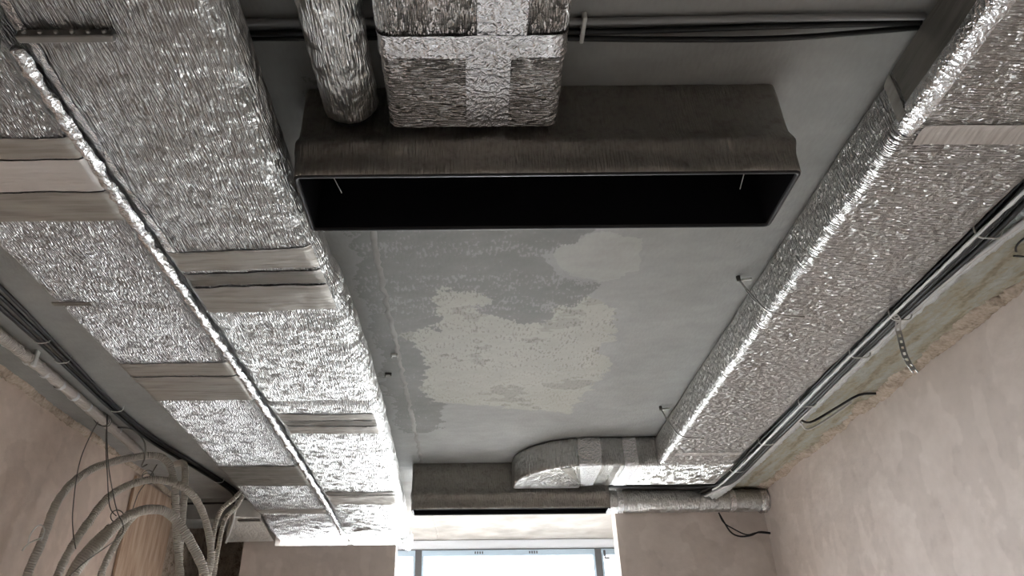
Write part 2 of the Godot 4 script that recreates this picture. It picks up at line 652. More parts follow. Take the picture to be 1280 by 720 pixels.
func dpath(pts: Array, step := 0.03) -> PackedVector3Array:
	return smooth(pts, step)

# ------------------------------------------------------------------ the room
func build_room():
	# ceiling: slab in three lengths so that the marked stretch carries its own map
	var c := Node3D.new()
	c.name = "ceiling"
	c.set_meta("kind", "structure")
	c.set_meta("label", "bare grey concrete ceiling slab with pale ragged cement stains")
	add_child(c)
	part("slab", bxd(-2.5, 2.4, CEIL, CEIL + 0.2, -4.9, 0.5), M.concrete, c)
	part("slab", bxd(-2.5, 2.4, CEIL, CEIL + 0.2, 5.0, 7.3), M.concrete, c)
	part("slab", bxd(-2.5, 2.4, CEIL + 0.02, CEIL + 0.2, 0.5, 5.0), M.concrete, c)
	var rows := []
	var uvs := []
	for j in 31:
		var pr := PackedVector3Array()
		var ur := PackedVector2Array()
		for i in 31:
			pr.append(V(-2.3 + 4.5 * i / 30.0, CEIL, 0.5 + 4.5 * j / 30.0))
			ur.append(Vector2(i / 30.0, j / 30.0))
		rows.append(pr)
		uvs.append(ur)
	part("soffit", grid(rows, uvs), M.soffit, c)
	# the fin of cement left at the joint of the slabs
	var nz := noise_f(0, 0, 3.0, 71, 4)
	rows = []
	uvs = []
	for j in 241:
		var d := 1.6 + 5.3 * j / 240.0
		var x := -0.335 + 0.012 * nz.get_noise_1d(d * 3.0)
		var w := 0.011 + 0.008 * nz.get_noise_1d(d * 9.0 + 50.0)
		var t := 0.003 + 0.003 * nz.get_noise_1d(d * 14.0 + 90.0)
		rows.append(PackedVector3Array([V(x - w, CEIL - 0.0002, d), V(x - w * 0.5, CEIL - t, d), V(x + w * 0.6, CEIL - t * 0.7, d), V(x + w, CEIL - 0.0002, d)]))
		uvs.append(PackedVector2Array([Vector2(0, d), Vector2(0.01, d), Vector2(0.02, d), Vector2(0.03, d)]))
	part("cement_fin", grid(rows, uvs), M.concrete, c)

	struct("floor", bxd(-2.5, 2.4, -0.2, 0.0, -4.9, 7.3), M.screed, "grey cement screed floor below the frame")
	# side walls
	struct("wall_right", bxd(2.1, 2.3, 0.0, CEIL, -4.7, BACK), M.plaster, "pinkish grey plastered wall on the right with trowel marks")
	struct("wall_left", bxd(-2.4, -2.2, 0.0, CEIL, -4.7, BACK), M.plaster_warm, "warm beige plastered wall behind the hanging conduits")
	struct("wall_front", bxd(-2.4, 2.3, 0.0, CEIL, -4.9, -4.7), M.plaster, "plastered wall behind the viewer")
	# back wall with the niche, the way to the balcony and the passage of the ducts
	var b := Node3D.new()
	b.name = "wall_back"
	b.set_meta("kind", "structure")
	b.set_meta("label", "brown-grey plastered end wall on both sides of the window bay")
	add_child(b)
	part("wall_panel", bxd(1.02, 2.3, 0.0, CEIL, BACK, BACK + 0.16), M.plaster, b)
	part("wall_panel", bxd(-1.69, -0.575, 0.0, 2.622, 5.48, 5.62), M.plaster, b)
	part("wall_panel", bxd(-1.69, -1.46, 2.622, CEIL, 5.48, 5.62), M.plaster, b)
	part("wall_panel", bxd(-1.46, -0.575, 2.80, CEIL, 5.48, 5.62), M.plaster, b)
	part("niche_back", bxd(-2.4, -1.69, 0.0, CEIL, 6.5, 6.6), M.rough, b, "rough brown back of the recess")
	part("niche_side", bxd(-1.69, -1.61, 0.0, CEIL, 5.62, 6.6), M.rough, b)
	part("niche_side", bxd(-2.4, -2.2, 0.0, CEIL, BACK, 6.5), M.rough, b)
	part("niche_beam", bxd(-2.2, -1.69, 2.80, CEIL, 5.4, 5.7), M.concrete, b, "concrete beam over the recess")
	# balcony bay beyond
	struct("wall_bay_left", bxd(-1.61, -1.55, 0.0, CEIL, 5.62, 7.1), M.plaster, "white reveal on the left of the window bay")
	struct("wall_bay_right", bxd(1.45, 2.0, 0.0, CEIL, BACK + 0.16, 7.1), M.plaster, "white reveal on the right of the window bay")
	var board := part("wood_board", bxd(-2.198, -2.178, 0.0, 2.90, 4.62, 5.31, 0.002), M.board, self)
	tag(board, "tan wooden board with vertical grain against the far end of the left wall", "board")
	# ragged heads of the plaster against the slab
	ragged_bead("trim_1", 2.1, -1.0, "rough torn plaster edge along the top of the right wall")
	ragged_bead("trim_2", -2.2, 1.0, "rough torn plaster edge along the top of the left wall")
	# smeared bonding plaster on the slab beside the right wall
	var ra := []
	var ua := []
	var e := noise_f(0, 0, 2.5, 77, 4)
	for j in 200:
		var d := 0.6 + 4.7 * j / 199.0
		var xl := 1.80 + 0.05 * e.get_noise_1d(d * 2.0) + 0.03 * e.get_noise_1d(d * 11.0)
		var pr := PackedVector3Array()
		var ur := PackedVector2Array()
		for i in 13:
			var x := lerpf(xl, 2.09, i / 12.0)
			var t := 0.003 + 0.010 * (0.5 + e.get_noise_2d(x * 9.0, d * 9.0)) * minf(1.0, i / 2.0)
			pr.append(V(x, CEIL - (t if i > 0 else 0.0), d))
			ur.append(Vector2(x, d))
		ra.append(pr)
		ua.append(ur)
	struct("trim_3", grid(ra, ua), M.smear, "yellowish smeared bonding coat on the slab beside the right wall")

func ragged_bead(called: String, wx: float, side: float, label: String):
	var e := noise_f(0, 0, 3.0, 81 if side < 0.0 else 83, 4)
	var rows := []
	var uvs := []
	var big := 0.06 if side < 0.0 else 0.03
	for j in 600:
		var d := 0.4 + 4.92 * j / 599.0
		var a := maxf(0.2, 1.0 + 0.9 * e.get_noise_1d(d * 0.8) + 0.28 * e.get_noise_1d(d * 9.0 + 9.0))
		var w := big * a
		var t := 0.026 * maxf(0.3, 1.0 + 0.8 * e.get_noise_1d(d * 1.2 + 30.0) + 0.3 * e.get_noise_1d(d * 9.0))
		var pr := PackedVector3Array()
		var ur := PackedVector2Array()
		for i in 9:
			var f := i / 8.0
			var ang := f * PI * 0.5
			var bump := 0.006 * e.get_noise_2d(d * 9.0, f * 3.0)
			pr.append(V(wx + side * (w * cos(ang) * 1.0 + bump * sin(f * PI)), CEIL - t * sin(ang) - absf(bump) * 0.6 * sin(f * PI), d))
			ur.append(Vector2(f * 0.1, d))
		rows.append(pr)
		uvs.append(ur)
	struct(called, grid(rows, uvs), M.rough, label)

func build_window():
	var w := Node3D.new()
	w.name = "window_1"
	w.set_meta("kind", "structure")
	w.set_meta("label", "blue-grey plastic balcony window with two mullions, glaring white")
	add_child(w)
	var D := 6.95
	part("frame_head", bxd(-1.55, 1.45, 2.862, 2.945, D, D + 0.07, 0.004), M.pvc_frame, w)
	part("frame_sill", bxd(-1.55, 1.45, 0.0, 0.10, D, D + 0.07, 0.004), M.pvc_frame, w)
	part("frame_post", bxd(-1.55, -1.47, 0.1, 2.862, D, D + 0.07, 0.004), M.pvc_frame, w)
	part("frame_post", bxd(1.37, 1.45, 0.1, 2.862, D, D + 0.07, 0.004), M.pvc_frame, w)
	part("mullion", bxd(-0.545, -0.485, 0.1, 2.862, D - 0.01, D + 0.07, 0.004), M.gasket, w, "dark grey mullion")
	part("mullion", bxd(1.105, 1.165, 0.1, 2.862, D - 0.01, D + 0.07, 0.004), M.gasket, w, "dark grey mullion")
	# sashes with panes
	for q in [[-1.47, -0.545], [-0.485, 1.105], [1.165, 1.37]]:
		var x0: float = q[0]
		var x1: float = q[1]
		var s := part("sash", boxes([[x0, x1, 2.80, 2.855, D - 0.012, D + 0.05], [x0, x1, 0.1, 0.16, D - 0.012, D + 0.05], [x0, x0 + 0.02, 0.16, 2.80, D - 0.012, D + 0.05], [x1 - 0.02, x1, 0.16, 2.80, D - 0.012, D + 0.05]], 0.004), M.film, w)
		part("pane", bxd(x0 + 0.015, x1 - 0.015, 0.15, 2.81, D + 0.015, D + 0.021), M.glass, s)
		part("gasket", boxes([[x0, x1, 2.856, 2.862, D - 0.008, D + 0.04]]), M.gasket, s)
	# printed marks on the protective film of the head
	for k in 2:
		var x := 0.0 + 0.5 * k
		var list := []
		for i in 4:
			list.append([x + i * 0.022, x + i * 0.022 + 0.012, 2.818, 2.84, D - 0.0135, D - 0.012])
		part("film_print", boxes(list), M.gasket, w, "small grey print on the frame film")
	part("hinge", boxes([[1.185, 1.2, 2.76, 2.84, D - 0.03, D - 0.012], [1.2, 1.235, 2.76, 2.78, D - 0.03, D - 0.012]], 0.003), M.gasket, w, "small dark hinge")

# ------------------------------------------------------------------ foil ducts
func build_ducts():
	var G := "foil wrapped ducts side by side"
	# --- inner duct of the left pair
	# edges of the pair at each depth: outer, middle, inner
	var edges := [[0.2, -1.298, -0.868, -0.43], [1.0, -1.298, -0.868, -0.445], [1.4, -1.298, -0.868, -0.447], [2.0, -1.298, -0.868, -0.402], [2.8, -1.306, -0.870, -0.392], [3.6, -1.324, -0.880, -0.408], [4.6, -1.375, -0.905, -0.440], [5.2, -1.43, -0.935, -0.47], [5.75, -1.44, -0.945, -0.50]]
	var pts := []
	var wid := []
	var pts_a := []
	var wid_a := []
	for q in edges:
		pts.append(V((q[3] + q[2]) * 0.5, 2.72, q[0]))
		wid.append([q[0] - 0.2, q[3] - q[2]])
		pts_a.append(V((q[1] + q[2]) * 0.5 - 0.010, 2.72, q[0]))
		wid_a.append([q[0] - 0.2, q[2] - q[1] - 0.020])
	var B := {"path": dpath(pts), "w": wid, "h": 0.12, "r": 0.045, "amp": 0.006, "seed": 101, "pinch": [[1.62, 0.006, 0.03], [2.59, 0.006, 0.012], [2.95, 0.004, 0.05], [4.2, 0.005, 0.05]]}
	var t := thing("air_duct", "wide silver foil duct of the left pair, next to the bare slab", "air duct", Vector3.ZERO, G)
	part("foil_wrap", duct(B, 0.0, 5.5), M.foil, t)
	tape_set(B, t, [[1.455, 1.555, 0], [1.575, 1.645, 1], [1.655, 1.80, 0], [2.72, 2.79, 0], [2.80, 2.86, 1], [2.875, 2.97, 0], [3.97, 4.03, 1], [4.05, 4.26, 0]], -0.205, 0.20)
	for s in [1.0, 3.3, 5.0]:
		for x in [-0.78, -0.56]:
			part("hanger_rod", tube([V(x, 2.77, s), V(x, CEIL, s)], 0.004, 6), M.steel, t)
	# crease seam where the insulation closes on the ridge
	part("edge_tape", duct(B, 0.0, 1.45, 0.17, 0.222, 0.003), M.crushed, t, "crumpled bright tape on the edge")
	# flared, torn foil at the end over the wall
	var fl := []
	var fu := []
	var e := noise_f(0, 0, 6.0, 91, 3)
	for j in 26:
		var d := 5.50 + 0.26 * j / 25.0
		var pr := PackedVector3Array()
		var ur := PackedVector2Array()
		for i in 12:
			var a := i / 11.0
			var x := -0.555 + 0.085 * a + 0.012 * e.get_noise_2d(d * 3.0, a * 3.0)
			var y := 2.653 - 0.02 * sin(a * PI) * (1.0 + e.get_noise_2d(a * 5.0, d * 5.0)) + 0.07 * maxf(0.0, a - 0.75) / 0.25
			pr.append(V(x, y, d))
			ur.append(Vector2(a * 0.2, d))
		fl.append(pr)
		fu.append(ur)
	part("loose_foil", grid(fl, fu), M.crushed, t, "bright crumpled foil at the duct end")

	# --- outer duct of the left pair
	var A := {"path": dpath(pts_a), "w": wid_a, "h": 0.12, "r": 0.022, "amp": 0.004, "seed": 121, "pinch": [[1.15, 0.004, 0.05], [1.75, 0.004, 0.015], [2.5, 0.003, 0.06]]}
	t = thing("air_duct", "outer silver foil duct of the left pair, nearest the beige wall", "air duct", Vector3.ZERO, G)
	part("foil_wrap", duct(A, 0.0, 5.5), M.wrinkled, t)
	tape_set(A, t, [[1.0, 1.07, 0], [1.075, 1.19, 2], [1.195, 1.31, 0], [2.19, 2.30, 0], [2.31, 2.55, 0], [3.45, 3.82, 1], [4.35, 4.46, 0]], -0.215, 0.235)
	for s in [0.9, 2.9, 4.7]:
		part("hanger_rod", tube([V(-1.1, 2.77, s), V(-1.1, CEIL, s)], 0.004, 6), M.steel, t)
	# the bright seam rolled along the inner edge
	part("seam_roll", tube([V(-0.870, 2.656, 0.95), V(-0.870, 2.654, 1.8), V(-0.870, 2.654, 2.6), V(-0.882, 2.655, 3.6), V(-0.907, 2.656, 4.6), V(-0.938, 2.656, 5.25)], 0.0125, 10, 0.015, 0.010), M.crushed, t, "bright rolled foil seam")
	part("seam_strap", bxd(-1.30, -1.18, 2.654, 2.658, 1.93, 1.95, 0.001), M.tape_dark, t, "short dark strap")
	# square stub opening to the left at the far end
	var near := [V(-1.365, 2.70, 4.70), V(-1.52, 2.70, 4.66)]
	var far := [V(-1.452, 2.70, 5.40), V(-1.80, 2.70, 5.42)]
	var nzs := noise_f(0, 0, 6.0, 133, 3)
	var rows := []
	var uvs := []
	for i in 15:
		var f := i / 14.0
		var n0: Vector3 = near[0].lerp(near[1], f)
		var f0: Vector3 = far[0].lerp(far[1], f)
		var pr := PackedVector3Array()
		var ur := PackedVector2Array()
		for k in 61:
			var q := k / 60.0 * 4.0
			var e4 := clampf(fmod(q, 1.0), 0, 1) if q < 4.0 else 1.0
			var p: Vector3
			var y0 := 2.640
			var y1 := 2.745
			match int(minf(q, 3.999)):
				0: p = Vector3(n0.x, lerpf(y1, y0, e4), n0.z)
				1: p = Vector3(lerpf(n0.x, f0.x, e4), y0, lerpf(n0.z, f0.z, e4))
				2: p = Vector3(f0.x, lerpf(y0, y1, e4), f0.z)
				_: p = Vector3(lerpf(f0.x, n0.x, e4), y1, lerpf(f0.z, n0.z, e4))
			p += Vector3(0, 0.006, 0.004) * nzs.get_noise_3dv(p * 1.5) * minf(1.0, f * 6.0)
			pr.append(p)
			ur.append(Vector2(q * 0.25, f * 0.25))
		rows.append(pr)
		uvs.append(ur)
	var stub := part("stub", grid(rows, uvs), M.foil_dull, t, "open-ended flared foil stub")
	var rim_pts := []
	for p in [V(-1.522, 2.742, 4.66), V(-1.522, 2.642, 4.662), V(-1.66, 2.637, 5.04), V(-1.80, 2.637, 5.415), V(-1.80, 2.742, 5.42), V(-1.66, 2.747, 5.04), V(-1.522, 2.742, 4.66)]:
		rim_pts.append(p)
	part("rim", tube(rim_pts, 0.007, 8, 0.02, 0.004), M.white_pvc, stub, "pale raw edge of the stub")
	part("tape_strip", boxes([[-1.51, -1.37, 2.626, 2.633, 4.70, 4.735]], 0.001), M.tape_dark, stub, "dark tape strip")

	# --- duct on the right
	var R := {"path": dpath([V(1.28, 2.8615, 0.2), V(1.28, 2.8615, 2.0), V(1.28, 2.8615, 4.08)]), "w": 0.44, "h": 0.173, "r": 0.028, "amp": 0.0045, "seed": 141, "pinch": [[1.14, 0.006, 0.02]]}
	t = thing("air_duct", "silver foil duct along the right wall beside the cable bundle", "air duct")
	part("foil_wrap", duct(R, 0.0, 3.88, NAN, NAN, 0.0, true), M.wrinkled_long, t)
	part("tape_band", duct(R, 1.115, 1.18, -0.20, 0.17, 0.003, true), M.tape_pale, t, "pale tape across the underside")
	part("edge_tape", duct(R, 0.2, 1.15, 0.185, 0.25, 0.004, true), M.crushed, t, "crumpled bright tape on the edge")
	part("side_tape", duct(R, 0.0, 1.08, 0.25, 0.36, 0.003, true), M.tape_dark, t, "dark smooth tape on the side")
	part("side_tape", duct(R, 1.09, 1.13, 0.23, 0.37, 0.005, true), M.tape, t)
	part("tape_band", duct(R, 3.66, 3.71, -0.2, 0.17, 0.002, true), M.tape_pale, t)
	# wires that sling the duct from the slab
	var g := "hanging wires of the right duct"
	sling(2.30, "thin wire sling round the right duct, the nearer of two", g)
	sling(3.62, "thin wire sling round the right duct, next to the elbow", g)

func sling(d: float, label: String, g: String):
	var t := thing("wire_sling", label, "wire", Vector3.ZERO, g)
	part("wire", tube([V(0.995, CEIL - 0.012, d), V(1.02, 2.86, d - 0.02), V(1.046, 2.79, d - 0.04), V(1.075, 2.768, d - 0.045), V(1.12, 2.765, d - 0.03), V(1.19, 2.766, d - 0.02)], 0.0028, 6, 0.02), M.steel, t)
	part("wire", tube([V(0.998, CEIL - 0.014, d), V(1.018, 2.862, d - 0.008), V(1.047, 2.80, d - 0.03), V(1.07, 2.768, d - 0.04)], 0.002, 6, 0.02), M.steel, t)
	part("anchor", tube([V(0.995, CEIL, d), V(0.995, CEIL - 0.022, d)], 0.008, 8), M.wire, t)
	part("anchor_tail", tube([V(0.995, CEIL - 0.018, d), V(1.02, CEIL - 0.014, d - 0.004), V(1.042, CEIL - 0.012, d - 0.002)], 0.005, 6), M.tie, t)

func tape_set(def: Dictionary, t: Node, list: Array, q0: float, q1: float):
	var i := 0
	for q in list:
		var m: Material = [M.tape, M.tape_dark, M.tape_pale][int(q[2])]
		part("tape_band", duct(def, q[0], q[1], q0, q1, 0.0022 + 0.0006 * (i % 3), false), m, t)
		i += 1

# ------------------------------------------------------------------ slot plenums
func ring_path(x0: float, x1: float, d0: float, d1: float, r: float, step: float) -> Array:
	# outline in plan: [point(x, depth), outward] round a rounded rectangle, starting in the middle of the far side
	var out := []
	var per := []
	var c := Vector2((x0 + x1) * 0.5, (d0 + d1) * 0.5)
	var w := x1 - x0
	var h := d1 - d0
	var total := 2.0 * (w - 2.0 * r) + 2.0 * (h - 2.0 * r) + TAU * r
	var n := int(ceil(total / step))
	for i in n + 1:
		var q := -total * 0.5 + total * i / n
		var pn := rr_point(q, w, h, r)
		var p: Vector2 = pn[0]
		var o: Vector2 = pn[1]
		out.append([c + p, o, q])
	return out

func plenum(label: String, x0: float, x1: float, d0: float, d1: float, sd: int, fine: float) -> Node3D:
	var t := thing("slot_plenum", label, "air terminal", V((x0 + x1) * 0.5, CEIL, (d0 + d1) * 0.5))
	var shift := -t.position
	var plan := ring_path(x0, x1, d0, d1, 0.016, fine)
	var prof := []
	var bot := 2.657
	# height and how far the insulation stands out there
	for q in [[CEIL - 0.003, -0.004], [2.93, -0.001], [2.90, 0.0], [2.87, 0.0], [2.84, 0.0], [2.81, 0.001], [2.785, 0.003], [2.77, 0.007], [2.757, 0.013], [2.746, 0.016], [2.735, 0.015], [2.724, 0.010], [2.71, 0.006], [2.69, 0.005], [2.672, 0.004], [2.660, 0.003], [bot, 0.0]]:
		prof.append(q)
	var nz := noise_f(0, 0, 7.0, sd, 3)
	var rows := []
	var uvs := []
	for k in prof.size():
		var pr := PackedVector3Array()
		var ur := PackedVector2Array()
		for q in plan:
			var p: Vector2 = q[0]
			var o: Vector2 = q[1]
			var y: float = prof[k][0]
			var a: float = prof[k][1] + 0.003 * nz.get_noise_3d(p.x, y * 1.5, p.y) * (1.0 if k < prof.size() - 1 else 0.2)
			var side := 1.0 if absf(o.x) < 0.6 else 0.5
			y += 0.004 * nz.get_noise_2d(p.x * 2.0 + 9.0, p.y) * (1.0 if k > 4 and k < prof.size() - 2 else 0.0)
			pr.append(V(p.x + o.x * a * side, y, p.y + o.y * a * side) + shift)
			ur.append(Vector2(q[2], y))
		rows.append(pr)
		uvs.append(ur)
	part("insulation", grid(rows, uvs), M.dusty, t, "dusty dark foil insulation")
	# steel lip of the slot, and the black box behind it
	var lip := []
	var lu := []
	for y in [[0.0, 2.664], [0.001, bot - 0.002], [0.005, bot - 0.004], [0.009, bot - 0.003], [0.011, 2.664]]:
		var pr := PackedVector3Array()
		var ur := PackedVector2Array()
		for q in plan:
			var p: Vector2 = q[0] - q[1] * y[0]
			pr.append(V(p.x, y[1], p.y) + shift)
			ur.append(Vector2(q[2], y[1]))
		lip.append(pr)
		lu.append(ur)
	part("slot_lip", grid(lip, lu), M.rim_dark, t, "thin metal lip round the slot")
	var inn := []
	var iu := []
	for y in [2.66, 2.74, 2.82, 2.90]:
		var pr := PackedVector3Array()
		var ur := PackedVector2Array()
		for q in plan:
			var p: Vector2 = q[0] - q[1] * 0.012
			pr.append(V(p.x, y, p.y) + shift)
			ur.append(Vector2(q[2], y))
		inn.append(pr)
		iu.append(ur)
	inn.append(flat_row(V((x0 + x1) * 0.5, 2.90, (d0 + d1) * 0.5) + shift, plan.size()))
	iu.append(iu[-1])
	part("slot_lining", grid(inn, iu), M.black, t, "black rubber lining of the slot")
	return t

func build_units():
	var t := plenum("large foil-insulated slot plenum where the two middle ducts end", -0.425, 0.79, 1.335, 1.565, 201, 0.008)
	var s := -t.position
	for x in [-0.335, 0.66]:
		part("slot_brace", tube([V(x, 2.672, 1.348) + s, V(x + 0.012, 2.674, 1.425) + s], 0.0012, 6), M.rim, t)
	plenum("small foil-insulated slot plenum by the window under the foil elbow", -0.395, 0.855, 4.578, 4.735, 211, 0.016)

# ------------------------------------------------------------------ branch with the elbow
func build_branch():
	var t := thing("branch_duct", "short foil branch duct with an elbow into the far slot plenum", "air duct")
	var pts := PackedVector3Array()
	var Y := 2.8605
	for i in 20:
		pts.append(V(lerpf(1.50, 0.68, i / 19.0), Y, 4.30))
	for i in range(1, 17):
		var a := PI * 0.5 * i / 16.0
		pts.append(V(0.68 - 0.225 * sin(a), Y, 4.525 - 0.225 * cos(a)))
	pts.append(V(0.455, Y, 4.545))
	pts.append(V(0.455, Y, 4.575))
	var L := path_len(pts)
	var E := {"path": pts, "w": 0.425, "h": 0.172, "r": 0.014, "amp": 0.002, "seed": 151}
	# straight piece next to the right duct, then the elbow
	part("straight_piece", duct(E, 0.0, 0.82, NAN, NAN, 0.0, true, 0.02), M.foil_clean, t)
	part("elbow", duct(E, 0.822, L[-1] - 0.014, NAN, NAN, 0.0, true, 0.014), M.foil_clean, t, "smooth foil elbow")
	part("tape_band", duct(E, 0.55, 0.63, -0.42, 0.40, 0.003, true), M.crushed, t, "crumpled tape round the joint")
	part("tape_band", duct(E, 0.76, 0.86, -0.42, 0.40, 0.003, true), M.crushed, t, "crumpled tape round the joint")
	part("tape_band", duct(E, 0.655, 0.69, -0.2, 0.2, 0.002, true), M.tape_dark, t)
	part("tape_band", duct(E, 0.885, 0.915, -0.2, 0.2, 0.002, true), M.tape_dark, t)

# ------------------------------------------------------------------ ducts that feed the near plenum
func build_supply_ducts():
	var D := {"path": dpath([V(0.006, 2.848, 0.2), V(0.006, 2.848, 0.8), V(0.006, 2.848, 1.318)]), "w": [[0.0, 0.405], [1.12, 0.412]], "h": 0.115, "r": 0.026, "amp": 0.004, "seed": 161, "pinch": [[0.86, 0.005, 0.014]]}
	var t := thing("supply_duct", "bright rectangular foil duct running into the near slot plenum", "air duct")
	part("foil_wrap", duct(D, 0.0, 0.845), M.foil_wavy, t)
	part("foil_wrap", duct(D, 0.85, 1.118, NAN, NAN, 0.0, true), M.foil_wavy, t, "last length with wrinkles across")
	part("tape_band", duct(D, 0.842, 0.90, -0.25, 0.27, 0.004), M.crushed, t, "shiny crumpled tape round the joint")
	part("long_tape", duct(D, 0.0, 0.845, -0.115, -0.01, 0.003), M.crushed, t, "shiny crumpled tape along the underside")
	part("long_tape", duct(D, 0.89, 1.116, -0.085, 0.015, 0.0035), M.crushed, t, "shiny crumpled tape along the underside")
	for s in [0.45, 0.95]:
		part("hanger_rod", tube([V(0.0, 2.90, s), V(0.0, CEIL, s)], 0.004, 6), M.steel, t)
	# round one beside it
	t = thing("round_duct", "round foil-wrapped duct beside the rectangular one", "air duct")
	part("foil_wrap", tube([V(-0.30, 2.854, 0.2), V(-0.302, 2.854, 0.7), V(-0.298, 2.856, 1.1), V(-0.296, 2.862, 1.305)], 0.068, 36, 0.012, 0.004), M.foil_clean, t)
	part("collar", tube([V(-0.296, 2.862, 1.30), V(-0.296, 2.862, 1.328)], 0.058, 28, 0.01), M.rim_dark, t, "dark spigot collar")
	part("hanger_rod", tube([V(-0.30, 2.92, 0.6), V(-0.30, CEIL, 0.6)], 0.004, 6), M.steel, t)

# ------------------------------------------------------------------ pipes
func build_pipes():
	var t := thing("insulated_pipe", "grey foil-wrapped round pipe along the end wall", "pipe")
	part("foil_wrap", tube([V(0.70, 2.856, 5.24), V(1.2, 2.857, 5.24), V(1.7, 2.856, 5.24), V(2.098, 2.857, 5.24)], 0.078, 28, 0.02, 0.006, true, true), M.foil_clean, t)
	part("tape_band", tube([V(1.82, 2.856, 5.24), V(1.86, 2.856, 5.24)], 0.081, 28, 0.01, 0.004, false), M.crushed, t, "crumpled tape ring")
	part("tape_band", tube([V(1.02, 2.857, 5.24), V(1.06, 2.857, 5.24)], 0.081, 28, 0.01, 0.004, false), M.crushed, t, "crumpled tape ring")
	part("end_foil", tube([V(2.04, 2.857, 5.24), V(2.09, 2.857, 5.24)], 0.085, 28, 0.01, 0.02, false), M.crushed, t, "crumpled foil at the wall")
	t = thing("insulated_pipe", "pale silver insulated pipe on the slab beside the black cable bundle", "pipe")
	part("foil_wrap", tube([V(1.85, 2.886, 0.3), V(1.83, 2.886, 0.8), V(1.80, 2.886, 1.2), V(1.75, 2.886, 1.6), V(1.695, 2.886, 1.95), V(1.670, 2.886, 2.4), V(1.68, 2.886, 3.1), V(1.70, 2.886, 3.8), V(1.715, 2.886, 4.5), V(1.705, 2.886, 4.95), V(1.69, 2.886, 5.12)], 0.048, 20, 0.012, 0.010), M.silver_wrap, t)

